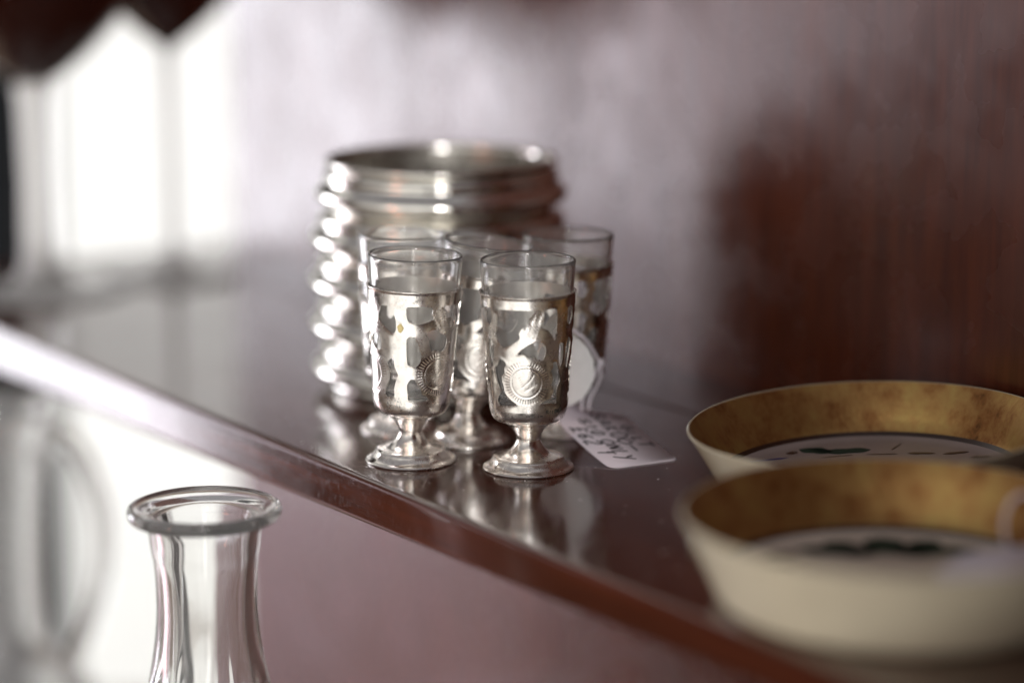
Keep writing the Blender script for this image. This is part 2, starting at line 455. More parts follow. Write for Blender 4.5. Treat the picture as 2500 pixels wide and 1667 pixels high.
def engrave(TH, Z, medals, leaves, scribble):
    """depth field in mm (positive = cut in)"""
    E = np.zeros(TH.shape)
    for (mt, mz, phase) in medals:
        X = np.radians(wrapdeg(TH-mt))*RM; Y = Z-mz
        r = np.hypot(X, Y); a = np.arctan2(Y, X)
        E += 0.09*np.exp(-((r-4.35)/0.18)**2)
        arc = ((a > 0.9) & (a < 2.0))
        E += np.where(arc, 0.07*np.exp(-((r-5.2)/0.14)**2), 0)
        k = 46
        ray = (0.5+0.5*np.cos(a*k+phase+ 6*np.sin(a)*0.4))**2
        band = np.clip((r-4.95)/0.25, 0, 1)*np.clip((6.75-r)/0.35, 0, 1)
        gap = 1-np.exp(-((a-1.5)/0.30)**2)
        E += 0.10*ray*band*gap
        # fine brushed disc and the short strokes engraved in it
        for i in range(5):
            y = 1.6-0.62*i; x = -2.4+0.22*i
            E += 0.09*np.exp(-(seg_d(X, Y, [(x, y-0.55), (x+0.75, y+0.1)])/0.10)**2)
        sw = [(-1.1, -1.4), (-0.4, -0.5), (0.5, 0.2), (1.3, 1.0), (1.8, 1.9), (2.1, 2.6)]
        E += 0.08*np.exp(-(seg_d(X, Y, sw)/0.10)**2)
        if scribble:
            for i in range(9):
                x = -0.3+0.38*i; y = -2.3+0.23*i; h = [0.6, 0.35, 0.3, 1.0, 0.3, 1.0, 1.0, 0.3, 0.3][i]
                E += 0.08*np.exp(-(seg_d(X, Y, [(x, y-0.25), (x+0.16, y+h)])/0.09)**2)
    for (pts, w) in leaves:     # midrib polyline in (deg, mm), half width in mm
        P = [(math.radians(wrapdeg(t-pts[0][0]))*RM, z) for t, z in pts]
        X = np.radians(wrapdeg(TH-pts[0][0]))*RM
        d = seg_d(X, Z, P)
        (ax, ay), (bx, by) = P[0], P[-1]
        L = math.hypot(bx-ax, by-ay); dx, dy = (bx-ax)/L, (by-ay)/L
        s = (X-ax)*dx+(Z-ay)*dy; c = -(X-ax)*dy+(Z-ay)*dx
        m_ = np.clip((w-d)/0.3, 0, 1)*np.clip(s/0.4, 0, 1)*np.clip((L-s)/0.4, 0, 1)
        m_ *= (np.abs(X) < 20)
        hatch = (0.5+0.5*np.cos((s-0.75*np.abs(c))*2*math.pi/0.82))**2
        E += 0.15*hatch*m_*np.clip((d-0.12)/0.15, 0.0, 1)
        E += 0.06*np.exp(-(d/0.1)**2)*(np.clip(s/0.3, 0, 1))
    return E

def sleeve_mesh(name, tiles, medals, leaves, scribble):
    nT, nZ = 420, 168
    z0, z1 = 19.3, 53.8
    T = np.linspace(-180, 180, nT+1); Zs = np.linspace(z0, z1, nZ+1)
    TH, ZZ = np.meshgrid(T, Zs, indexing='ij')
    D = np.full(TH.shape, 5.0)
    for centre, polys in tiles:
        for P in polys:
            Q = catmull(P)
            Xp = np.radians(Q[:, 0])*RM
            X = np.radians(wrapdeg(TH-centre))*RM
            D = np.minimum(D, sdf_poly(X, ZZ, np.c_[Xp, Q[:, 1]]))
    D[0, :] = D[-1, :]
    E = engrave(TH, ZZ, medals, leaves, scribble)
    lip = 0.22*np.clip((ZZ-53.0)/0.5, 0, 1)
    wob = 0.04*np.sin(np.radians(TH)*3+ZZ*0.21)+0.03*np.sin(np.radians(TH)*5-ZZ*0.33+1)
    # the cut edges of the sheet curl outwards a little
    curl = 0.10*np.exp(-np.clip(D, 0, 9)/0.45)
    base = np.vectorize(rz)(ZZ)
    RO = base+0.42-E+lip+wob*0.7+curl
    RI = base+0.10+wob*0.7
    key = {}; V = []; faces = []
    def vert(i, j, i2, j2):
        # point on the grid or on the zero crossing between two grid nodes ; returns index
        i_ = i % nT if False else i
        k = (i, j, i2, j2)
        if k in key: return key[k]
        if (i, j) == (i2, j2): t = 0.0
        else: t = D[i, j]/(D[i, j]-D[i2, j2])
        th = T[i]+(T[i2]-T[i])*t; z = Zs[j]+(Zs[j2]-Zs[j])*t
        ro = RO[i, j]+(RO[i2, j2]-RO[i, j])*t; ri = RI[i, j]+(RI[i2, j2]-RI[i, j])*t
        key[k] = len(V); V.append((th, z, ro, ri)); return key[k]
    for i in range(nT):
        for j in range(nZ):
            c = [(i, j), (i+1, j), (i+1, j+1), (i, j+1)]
            s = [D[a] > 0 for a in c]
            if not any(s): continue
            f = []
            for q in range(4):
                a, b = c[q], c[(q+1) % 4]
                if s[q]: f.append(vert((a[0] % nT) if False else a[0], a[1], a[0], a[1]))
                if s[q] != s[(q+1) % 4]:
                    p, r = (a, b) if a < b else (b, a)
                    f.append(vert(p[0], p[1], r[0], r[1]))
            if len(f) >= 3: faces.append(f)
    n = len(V)
    # weld the seam
    rem = {}
    seam = {}
    for k, idx in key.items():
        if k[0] == 0 and k[2] == 0: seam[(k[1], k[3])] = idx
    for k, idx in key.items():
        if k[0] == nT and k[2] == nT and (k[1], k[3]) in seam: rem[idx] = seam[(k[1], k[3])]
    faces = [[rem.get(x, x) for x in f] for f in faces]
    out = [(r*math.sin(math.radians(t)), -r*math.cos(math.radians(t)), z) for t, z, r, _ in V]
    inn = [(r*math.sin(math.radians(t)), -r*math.cos(math.radians(t)), z) for t, z, _, r in V]
    verts = out+inn
    F = [tuple(f) for f in faces]+[tuple(x+n for x in reversed(f)) for f in faces]
    nsm = len(F)
    cnt = {}
    for f in faces:
        for a, b in zip(f, f[1:]+f[:1]):
            if (b, a) in cnt: cnt.pop((b, a))
            else: cnt[(a, b)] = 1
    for (a, b) in cnt:
        o = len(verts)
        verts += [out[a], out[b], inn[b], inn[a]]
        F.append((o+1, o, o+3, o+2))
    verts = [(x*mm, y*mm, (z-9.0)*mm) for x, y, z in verts]
    me = bpy.data.meshes.new(name)
    me.from_pydata(verts, [], F); me.update()
    sm = [True]*nsm+[False]*(len(F)-nsm)
    me.polygons.foreach_set('use_smooth', sm)
    me.materials.append(M_silver); me.materials.append(M_inner)
    mi = [0]*len(faces)+[1]*len(faces)+[0]*(len(F)-nsm)
    me.polygons.foreach_set('material_index', mi)
    return me

def shift(P, a): return [[(t+a, z) for t, z in q] for q in P]
# first design: three medallions, 120 degrees apart
tilesA = [(0, PA), (120, PA[:3]+PA[5:]), (-120, PA)]
medA = [(-3.1, 28.4, 0), (117, 28.6, 1), (-123, 28.2, 2)]
leafA = []
for c in (0, 120, -120):
    leafA.append(([(c+14, 50.0), (c+6, 46.5), (c-3, 41.8)], 1.5))
    leafA.append(([(c+10.5, 49.0), (c+8, 45.2), (c+2, 41.3)], 1.3))
    leafA.append(([(c-48, 49.2), (c-50, 46), (c-53, 42.3)], 1.4))
sleeveA = sleeve_mesh('sleeve', tilesA, medA, leafA, True)
PBc = [q for q in PB]
tilesB = [(0, PBc), (0, [PB_R]), (112, PBc[:3]+[PBc[5], PBc[6]]), (-118, PBc)]
medB = [(39.5, 28.9, 0), (-68, 28.3, 1), (158, 28.6, 2)]
leafB = []
for c in (0, 120, -118):
    leafB.append(([(c+30, 48.3), (c+38, 45.6), (c+50, 41.4)], 1.5))
    leafB.append(([(c+41, 49.6), (c+43, 47.8), (c+46, 45.4)], 1.0))
    leafB.append(([(c-58, 49.2), (c-57, 46), (c-59, 42.3)], 1.4))
sleeveB = sleeve_mesh('sleeve', tilesB, medB, leafB, False)

def octo(th, w):
    a = (th+0.2) % (math.pi/4) - math.pi/8
    return 1+w*(math.cos(math.pi/8)/math.cos(a)*1.04-1)
foot_prof = [(0.0, 0), (0.0, 13.0), (0.15, 13.5), (0.45, 13.62), (0.75, 13.45), (0.9, 13.0), (1.25, 12.1), (2.0, 11.2), (2.9, 10.75), (3.45, 10.5), (3.75, 10.1), (4.0, 9.2),
             (4.35, 7.8), (4.9, 6.5), (5.7, 5.4), (6.7, 4.55), (7.7, 3.95), (8.5, 3.6), (8.8, 3.5), (8.95, 3.3), (9.1, 3.3)]
foot_w = [0, 0, 0, 0, 0, 0.1, .8, 1, 1, 1, 1, .8, .35, 0.1, 0, 0, 0, 0, 0, 0, 0]
cup_prof = [(9.1, 3.25), (9.2, 3.55), (9.8, 3.65), (10.8, 4.1), (11.9, 4.75), (12.8, 5.5), (13.6, 6.4), (14.3, 7.5), (14.75, 8.6), (15.15, 9.6), (15.8, 10.45), (16.8, 11.05), (18.0, 11.4), (19.35, 11.58), (19.35, 11.3), (17.5, 10.9), (16.2, 10.0), (15.6, 8.5), (15.3, 0)]
glass_prof = [(16.4, 0), (16.4, 8.6), (16.9, 9.9), (18.0, 10.65), (19.5, 10.95), (30, 11.75), (42, 12.62), (53.8, 13.5), (58, 13.82), (61.5, 14.08), (62.5, 14.16), (62.9, 14.05), (63.1, 13.75), (62.95, 13.45), (62.4, 13.28), (61, 13.18), (53.8, 12.6), (42, 11.72), (30, 10.86), (23.5, 10.2), (21.6, 9.2), (20.6, 7.4), (20.2, 4.5), (20.1, 0)]
def ln(p, dz): return [(z+dz, r) for z, r in p]

goblets = []
def make_goblet(sleeve_me, label, x, y, rz_deg, lean, lean_dir, scale=1.0):
    g = thing('goblet', label, 'goblet', (x*mm, y*mm, 0), math.radians(rz_deg), 'pierced silver goblets with glass liners')
    V, F = lathe_vf([(z_, r_*scale if z_ < 5 else r_) for z_, r_ in foot_prof], 128, mod=lambda th, i, z, r: octo(th, 0.38*foot_w[i]))
    mesh_obj('foot', V, F, M_silver, g, True, 50)
    # the cup leans slightly on its stem: rotation about the neck
    la = math.radians(lean_dir-rz_deg)
    R = Matrix.Rotation(math.radians(lean), 4, Vector((-math.sin(la), math.cos(la), 0)))
    q = R.to_euler()
    parts = []
    cb = lathe('cup_base', ln(cup_prof, -9.0), M_silver, g, 128, sharp=55)
    sl = bpy.data.objects.new('sleeve', sleeve_me); C.objects.link(sl); sl.parent = g
    gl = lathe('glass_liner', ln(smooth_glass, -9.0), M_glass, g, 128, sharp=0)
    for o in (cb, sl, gl):
        o.location = (0, 0, 9*mm); o.rotation_euler = q
    goblets.append(g)
    return g, sl
smooth_glass = glass_prof
gL, slL = make_goblet(sleeveB, 'front left silver goblet, with a yellow fleck on its sleeve, nearest the shelf edge', -30.5, 7.0, 0, 1.9, 0)
gR, slR = make_goblet(sleeveA, 'front right silver goblet, with an engraved round medallion facing forward', 4.9, -2.2, 0, -0.3, 0)
gM, slM = make_goblet(sleeveA, 'silver goblet leaning right, seen through the gap between the two front goblets', -13.7, 31.6, 12, 7.0, 0, 0.94)
gBL, slBL = make_goblet(sleeveB, 'blurred silver goblet mostly hidden behind the front left goblet', -35.0, 46.3, -140, 1.0, 0, 0.95)
gBR, slBR = make_goblet(sleeveA, 'blurred silver goblet behind the front right goblet, with a white round tag on it', 17.3, 45.0, 75, 0.3, 0)
for g in goblets: pass
# yellow fleck stuck on the sleeve
tz, tth = 43.0, math.radians(-14.5)
rr = rz(tz)+0.62
V = []; nseg = 9
cx, cy, cz = rr*math.sin(tth), -rr*math.cos(tth), tz-9
rad = [1.25, 1.0, 1.35, 1.1, 1.3, 1.0, 1.2, 1.3, 1.05]
for s, off in ((0.75, 0.22), (1.0, -0.05)):
    for k in range(nseg):
        a = 2*math.pi*k/nseg; dx = rad[k]*s*math.cos(a)*0.85; dz = rad[k]*s*math.sin(a)*1.1
        th = tth+dx/rr; r2 = rr+off
        V.append((r2*math.sin(th)*mm, -r2*math.cos(th)*mm, (cz+dz)*mm))
F = [tuple(range(nseg))]+[(k+nseg, (k+1) % nseg+nseg, (k+1) % nseg, k) for k in range(nseg)]
fl = mesh_obj('yellow_fleck', V, F, M_wax, slL); tag(fl, 'small pale yellow fleck')

# stamped marks round the bottom of the front right cup, as short punched strokes
def on_cup(th, z, lift=0.03):
    r = (rz(z)+0.42 if z >= 19.3 else np.interp(z, [15.8, 16.8, 18.0, 19.35], [10.45, 11.05, 11.4, 11.58]))+lift
    return Vector((r*math.sin(th)*mm, -r*math.cos(th)*mm, (z-9)*mm))
STR = {'M': [[(0, 0), (0, 1), (.5, .4), (1, 1), (1, 0)]], '3': [[(0, 1), (1, 1), (.4, .6), (1, .2), (0, 0)]], 'n': [[(0, 0), (0, .8), (.8, .8), (.8, 0)]],
       'B': [[(0, 0), (0, 1), (.8, .8), (0, .5), (.9, .25), (0, 0)]], '1': [[(.4, 0), (.4, 1)]], 'L': [[(.2, 1), (.2, 0), (.9, 0)]], '8': [[(.5, .5), (0, .8), (.5, 1), (1, .8), (.5, .5), (0, .2), (.5, 0), (1, .2), (.5, .5)]],
       'w': [[(0, .5), (.3, 0), (.6, .4), (.9, 0), (1.2, .5)]], '-': [[(0, .3), (1.2, .3)]], '.': [[(0, 0), (.15, .05)]], '9': [[(1, .7), (.4, 1), (0, .7), (.5, .5), (1, .8), (.8, 0)]]}
parts = []
for ch, th, z, h in [('-', -38, 17.7, .7), ('.', -33, 17.4, .6), ('L', -26, 17.5, 1.0), ('-', -24, 17.0, 1.0), ('n', -12, 18.6, .7), ('M', -3, 17.9, .9), ('9', 1, 17.8, 1.1), ('3', 5, 17.9, 1.0), ('L', 13, 18.1, .7), ('w', 17, 18.1, .8),
                     ('B', 26, 18.9, 1.1), ('1', 31, 18.8, 1.1), ('1', 35, 18.7, 1.0), ('8', 41, 18.7, 1.2), ('8', 46, 18.8, 1.0), ('3', 51, 18.8, 1.1)]:
    for st in STR[ch]:
        pts = [on_cup(math.radians(th)+x*h*0.8/11.4, z+y*h) for x, y in st]
        for a, b in zip(pts, pts[1:]):
            parts.append(tube_vf([a, b], 0.00009, 5))
V, F = merge(parts)
st = mesh_obj('stamped_marks', V, F, M_ink_mark, gR, False); st.location = (0, 0, 9*mm)
r5 = random.Random(5)
for clusters in ([(-52, 52.0, 26), (-47, 50.8, 18)], [(6, 51.6, 16)], [(-33, 19.2, 16), (-17, 20.6, 8), (-16, 18.3, 10), (-22, 17.8, 7)]):
    parts = []
    for th0, z0_, n_ in clusters:
        for k in range(n_):
            th = math.radians(th0+r5.gauss(0, 2.4)); z = min(z0_+r5.gauss(0, 0.8), 53.2)
            a = on_cup(th, z, -0.02); b = on_cup(th+r5.uniform(-.012, .012), min(53.4, z+r5.uniform(.1, .5)), -0.02)
            parts.append(tube_vf([a, b], r5.uniform(.00004, .00013), 5))
    V, F = merge(parts)
    st = mesh_obj('tarnish_spot', V, F, M_ink_mark, gL, False); st.location = (0, 0, 9*mm); st.rotation_euler = slL.rotation_euler

# ------------------------------------------------------------ ribbed silver canister
can = thing('ribbed_canister', 'large ribbed silver canister, open topped, standing behind the goblets', 'canister', (-24.0*mm, 115*mm, 0))
Rc = 46.0
pr = [(0.0, 0), (0.0, 36.0), (0.6, 38.0), (2.0, 39.5)]
z = 2.0; per = 15.1; nr = 5
def ring(zc, h, r0, bulge, n=14):
    return [(zc-h/2+h*k/n, r0+bulge*math.sin(math.pi*k/n)**0.75) for k in range(0, n+1)]
for i in range(nr):
    zc = 2.0+per*i
    rr_ = Rc-0.6-[0.8, 0.2, 0, 0.5, 2.6][i]
    for q in [(0.3, -6.6), (0.9, -5.2), (1.8, -2.6), (2.9, -.9), (4.2, 0), (5.6, -.1), (6.9, -.9), (8.1, -2.3), (9.2, -3.1), (10.2, -3.0), (11.3, -2.8), (12.4, -3.2), (13.4, -4.2), (14.2, -5.6), (14.8, -6.8)]:
        pr.append((zc+q[0], rr_+q[1]))
pr = [pr[k] for k in range(4)] + smooth_prof(pr[4:], 3)
pr = [(z_*0.985, r_) for z_, r_ in pr]
ztop = pr[-1][0]
pr += [(ztop+0.8, Rc-6.2), (ztop+1.6, Rc-6.6), (ztop+1.9, Rc-7.4), (ztop+1.4, Rc-8.0)]
body = lathe('body', pr, M_silver2, can, 128, sharp=0)
lathe('interior', [(ztop+1.4, Rc-8.0), (ztop-2, Rc-8.2), (ztop-8, Rc-8.5), (6, Rc-9), (4.5, Rc-12), (4.2, 0)], M_silver3, can, 128, sharp=0)

# ------------------------------------------------------------ handwriting strokes
GL = {
 'S': [[(.9, .85), (.5, 1), (.1, .8), (.3, .55), (.8, .4), (.9, .15), (.4, 0), (0, .15)]],
 'T': [[(0, 1), (1, .95)], [(.5, 1), (.45, 0)]], 'I': [[(.3, 1), (.3, 0)]], 'L': [[(.2, 1), (.1, 0), (.8, .05)]],
 'V': [[(0, 1), (.4, 0), (.9, 1)]], 'E': [[(.8, 1), (.1, 1), (.1, 0), (.8, 0)], [(.1, .5), (.7, .5)]],
 'R': [[(.1, 0), (.1, 1), (.8, .85), (.2, .5), (.9, 0)]], 'A': [[(0, 0), (.45, 1), (.9, 0)], [(.2, .4), (.75, .4)]],
 'K': [[(.1, 1), (.1, 0)], [(.8, 1), (.15, .5), (.9, 0)]], 'O': [[(.5, 1), (.1, .8), (0, .4), (.3, 0), (.75, .05), (.95, .5), (.8, .9), (.5, 1)]],
 '0': [[(.5, 1), (.15, .8), (.1, .3), (.4, 0), (.75, .2), (.8, .75), (.5, 1)]], '1': [[(.2, .8), (.5, 1), (.45, 0)]],
 'N': [[(.1, 0), (.15, 1), (.8, 0), (.85, 1)]], 'Y': [[(.05, 1), (.45, .5)], [(.95, 1), (.2, -.4)]],
 '6': [[(.8, .95), (.3, .7), (.1, .25), (.4, 0), (.8, .2), (.6, .5), (.15, .35)]],
 '2': [[(.1, .8), (.5, 1), (.8, .75), (.1, 0), (.9, 0)]], '5': [[(.85, 1), (.25, 1), (.2, .6), (.7, .55), (.75, .15), (.1, 0)]],
 '-': [[(0, .45), (1.3, .5)]], '£': [[(.9, .85), (.55, 1), (.3, .8), (.35, .2), (.05, 0), (.5, .1), (.9, 0)], [(.1, .5), (.7, .5)]],
 '$': [[(.9, .85), (.5, 1), (.1, .8), (.3, .55), (.8, .4), (.9, .15), (.4, 0), (0, .15)], [(.55, 1.15), (.4, -.15)]],
 'G': [[(.9, .85), (.4, 1), (0, .5), (.35, 0), (.9, .2), (.9, .5), (.5, .5)]],
 'x': [[(0, .7), (.7, 0)], [(.7, .7), (0, 0)]], '/': [[(.9, 1.3), (0, -.4)]], ' ': []}
def write(lines, frame, w=0.00022, lift=0.00012):
    """frame(x_mm, y_mm) -> (point, normal) ; flat pen ribbons a hair above the card"""
    V = []; F = []; rg = random.Random(11)
    for (txt, x0, y0, h, slope) in lines:
        x = x0
        for ch in txt:
            hh = rg.uniform(0.8, 1.2)
            for stt in GL[ch]:
                pts = [(x+px_*h*0.72+0.22*py_*h+rg.uniform(-.16, .16), y0+(x-x0)*slope+py_*h*hh+rg.uniform(-.16, .16)) for px_, py_ in stt]
                pts = [q[:2] for q in smooth_prof(pts, 4)] if len(pts) > 2 else pts
                o = len(V)
                for i, (a, b) in enumerate(pts):
                    a2, b2 = pts[min(i+1, len(pts)-1)]; a1, b1 = pts[max(0, i-1)]
                    L = math.hypot(a2-a1, b2-b1)+1e-9; nx, ny = -(b2-b1)/L, (a2-a1)/L
                    ww = w*1000
                    for s in (-1, 1):
                        P_, n_ = frame(a+s*nx*ww, b+s*ny*ww)
                        V.append(P_+n_*lift)
                    if i: F.append((o+2*i-2, o+2*i-1, o+2*i+1, o+2*i))
            x += h*0.95 if ch != ' ' else h*0.6
    return V, F

# ------------------------------------------------------------ price tag on the shelf
def bez(a, b, t): return a+(b-a)*t
# card frame: origin at the near short edge, y axis runs along the card to the far end, it bends up onto a foot
tagw = 21.0; tagl = 50.0
near_l = Vector((29.6, -4.5, 0)); near_r = Vector((50.3, 6.4, 0))
ax = (near_r-near_l).normalized()
far_l = Vector((16.2, 38.0, 0))
ay = (far_l-near_l); tagl = 42.0; ay.normalize()
ay2 = Vector((-0.47, 0.883, 0)).normalized()
def tagframe(x, y):
    t = max(0.0, y/tagl)
    h = 0.32+10.0*t**1.3 + 0.12*t*math.sin(x*0.25)
    p_ = near_l + ax*x + ay2*y*1.0
    return Vector((p_.x*mm, p_.y*mm, h*mm)), Vector((0, -0.2, 0.98)).normalized()
outline = []
def corner(cx, cy, r, a0, a1, n=6):
    for k in range(n+1):
        a = math.radians(a0+(a1-a0)*k/n); outline.append((cx+r*math.cos(a), cy+r*math.sin(a)))
wd = 23.4; ll = tagl
corner(3.4, 3.4, 3.4, 180, 270); corner(wd-2.2, 2.2, 2.2, 270, 360)
outline += [(wd, ll*0.45), (wd-0.1, 29.5)]
corner(wd-1.9, 30.5, 1.7, 10, 60, 3)
outline += [(18.0, 35.2), (15.8, 35.9), (13.6, 37.6)]
corner(10.2, 40.0, 1.9, 60, 130, 4)
outline += [(1.2, 34.0), (0.1, 31.5)]
outline += [(0, ll*0.45)]
# grid the card so that it can bend
def card_mesh(name, outline, frame, th, mat, parent=None):
    import bmesh
    bm = bmesh.new()
    vs = [bm.verts.new((x, y, 0)) for x, y in outline]
    bm.faces.new(vs)
    ys = [p[1] for p in outline]
    for k in range(1, 14):
        y = min(ys)+(max(ys)-min(ys))*k/14
        bmesh.ops.bisect_plane(bm, geom=bm.verts[:]+bm.edges[:]+bm.faces[:], plane_co=(0, y, 0), plane_no=(0, 1, 0))
    for v_ in bm.verts:
        p_, n_ = frame(v_.co.x, v_.co.y); v_.co = p_
    me = bpy.data.meshes.new(name); bm.to_mesh(me); bm.free()
    me.materials.append(mat)
    me.polygons.foreach_set('use_smooth', [True]*len(me.polygons))
    o = bpy.data.objects.new(name, me); C.objects.link(o)
    if parent: o.parent = parent
    s = o.modifiers.new('thickness', 'SOLIDIFY'); s.thickness = th; s.offset = -1
    return o
ptag = thing('price_tag', 'white handwritten price tag lying on the shelf right of the goblets', 'price tag', (0, 0, 0))
card_mesh('card', outline, tagframe, 0.00028, M_paper, ptag)
# lines run away from the near edge towards the far corner: x' along the card, so use a turned frame
def textframe(a, b): return tagframe(b, ll-a)      # a along the length from far end, b across from the left long edge
V, F = write([('I GILT', 10.0, 18.0, 3.9, -0.03), ('SAKOO-', 7.0, 12.2, 4.4, 0.0), ('S10 ONLY', 9.5, 6.8, 3.9, 0.0), ('£62 1', 13.5, 1.5, 4.5, 0.02)], textframe, w=0.00034)
mesh_obj('handwriting', V, F, M_ink, ptag, False)
# string of the tag
def spl(pts, sub=10): return smooth_prof([tuple(p) for p in pts], sub)
tl = tagframe(11.5, 37.0)[0]*1000
strand1 = spl([(tl.x-.6, tl.y, tl.z+.2), (tl.x-.2, tl.y+.1, 13.5), (25.2, 35.6, 18.0), (26.6, 36.6, 21.5), (27.0, 37.0, 23.1)])
strand2 = spl([(tl.x+1.5, tl.y, tl.z+.2), (tl.x+2.2, tl.y+.1, 13.0), (27.4, 35.8, 18.5), (27.6, 36.6, 21.5), (27.2, 37.0, 23.1)])
loop = spl([(27.2, 37.0, 23.3), (25.6, 34.8, 27), (22.8, 32.6, 31.6), (19.0, 31.3, 34.9), (15.5, 31.2, 36.6), (11.0, 31.8, 37.6)])
knot = [(27.0, 36.8, 22.2), (27.7, 36.9, 23.0), (27.8, 37.0, 23.8), (27.3, 36.8, 24.5)]
def mmv(l): return [Vector(p)*mm for p in l]
V, F = merge([tube_vf(mmv(strand1), .00042, 8), tube_vf(mmv(strand2), .00042, 8), tube_vf(mmv(loop), .00055, 8), tube_vf(mmv(spl(knot, 4)), .00085, 10, rf=lambda t: .0011*math.sin(math.pi*(0.15+0.7*t)))])
mesh_obj('string', V, F, M_string, ptag, True, 60)

# round white tag standing against the goblet behind
rt = thing('round_tag', 'round white paper tag upright behind the front right goblet', 'paper tag', (15.0*mm, 30.6*mm, 0.0))
V = []; n = 40
for yy in (-0.2, 0.2):
    for k in range(n):
        a = 2*math.pi*k/n
        V.append((10.6*math.cos(a)*mm, (yy+0.6*math.cos(a))*mm, (22.3+11.6*math.sin(a))*mm))
F = [tuple(range(n)), tuple(range(n, 2*n))[::-1]]+[(k, k+n, (k+1) % n+n, (k+1) % n) for k in range(n)]
d = mesh_obj('paper_disc', V, F, M_paper2, rt, True, 30)
bevel(d, 0.00012, 1)

# ------------------------------------------------------------ gilt porcelain dishes
def dish(label, x, y, R, rzd, ox=1.0, h=18.0, z0=0.0, tilt=(0, 0), fz=2.3):
    g = thing('porcelain_dish', label, 'dish', (x*mm, y*mm, z0*mm), math.radians(rzd), 'gilt rimmed porcelain dishes')
    g.rotation_euler = (math.radians(tilt[0]), math.radians(tilt[1]), math.radians(rzd))
    g.scale = (ox, 1, 1)
    s = h/18.0
    outer = [(0.9, 0), (0.9, R-14), (0.0, R-13.4), (0.0, R-11.8), (0.5, R-10.6), (1.6, R-9.0), (3.4*s, R-7.9), (8*s, R-5.4), (13*s, R-2.7), (16.6*s, R-.6), (h-.35, R), (h, R-.35), (h-.1, R-.8)]
    lathe('body', outer, M_porc, g, 160, sharp=55)
    lathe('gilt_band', [(h-.1, R-.8), (h-1.0, R-1.4), (13*s, R-4.3), (8*s, R-6.9), (fz+2.6, R-8.6), (fz+2.0, R-9.1)], M_gold, g, 160, sharp=0)
    lathe('border_line', [(fz+2.0, R-9.1), (fz+1.4, R-9.7), (fz+.9, R-10.2)], M_line, g, 160, sharp=0)
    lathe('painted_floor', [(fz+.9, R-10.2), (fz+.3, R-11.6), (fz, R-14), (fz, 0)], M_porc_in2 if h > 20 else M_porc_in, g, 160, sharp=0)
    return g
def petal(name, pts, mat, parent, z=2.42, dy=0):
    """flat painted shape with an outline, in dish millimetres"""
    n = len(pts); pts = [(x, y+dy) for x, y in pts]
    V = [(x*mm, y*mm, z*mm) for x, y in pts]+[(x*mm, y*mm, (z-.08)*mm) for x, y in pts]
    F = [tuple(range(n))]+[(k+n, (k+1) % n+n, (k+1) % n, k) for k in range(n)]
    return mesh_obj(name, V, F, mat, parent, False)
def leafshape(x, y, L, w, a, n=10):
    a = math.radians(a); P = []
    for s in (1, -1):
        for k in range(n):
            t = k/n if s == 1 else 1-k/n
            u_, v_ = t*L, s*w*math.sin(math.pi*t)**0.8*(1+0.25*math.sin(9*t))
            P.append((x+u_*math.cos(a)-v_*math.sin(a), y+u_*math.sin(a)+v_*math.cos(a)))
    return P
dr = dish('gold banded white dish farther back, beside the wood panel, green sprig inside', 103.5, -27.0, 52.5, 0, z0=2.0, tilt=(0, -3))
for L_ in [(-17, 33, 11, 3.2, -30), (-10, 28, 14, 3.4, 3), (-13, 34, 8, 2.6, -55)]: petal('painted_leaf', leafshape(*L_), M_green, dr)
for L_ in [(14, 22, 8, 1.2, -10), (24, 19, 8, 1.2, 10), (31, 14, 7, 1.1, -5), (-21, 28, 4, 1.6, 40), (-12, 22, 10, .6, 8), (2, 23, 9, .6, -6), (10, 27, 8, .35, 60)]: petal('painted_leaf', leafshape(*L_), M_leafd, dr)
petal('painted_line', leafshape(-35, 21, 14, .9, 12), M_blue, dr)
df = dish('gold banded cream dish nearest the camera, holding a paper tag', 94.5, -130.5, 53.3, 0, h=22.3, fz=4.6)
for L_ in [(2, 18, 16, 6.5, 90), (0, 19, 22, 4.2, 168), (2, 19, 24, 4.4, 8), (-2, 18, 16, 5.0, 135), (5, 18, 17, 5.0, 50), (16, 10, 14, 4.4, -30)]: petal('painted_leaf', leafshape(*L_), M_green, df, 4.72, 5)
for L_ in [(-30, 18, 9, 2.4, 10), (-32, 11, 9, 2.2, -10)]: petal('painted_leaf', leafshape(*L_), M_leafd, df, 4.72, 4)
# paper tag lying in the near dish, its string over the rim
dt = thing('paper_tag', 'lavender white paper tag inside the dish nearest the camera', 'paper tag', (0, 0, 0))
def dtf(x, y):
    return Vector(((104+x)*mm, (-142+y)*mm+0.10*x*mm, (3.2+0.32*y+0.10*x)*mm)), Vector((0, 0, 1))
card_mesh('card', [(0, 2), (3, 0), (30, 0), (32, 2), (32, 14), (28, 18), (8, 18), (0, 12)], dtf, 0.0003, M_paper, dt)
lp = [(128+5*math.cos(a), -118+2*math.sin(a*1.0), 15+8*math.sin(a)) for a in np.linspace(-1.9, 4.2, 26)]
V, F = tube_vf(mmv([(121, -131, 8.0)]+lp), .0006, 8)
mesh_obj('string', V, F, M_string, dt)

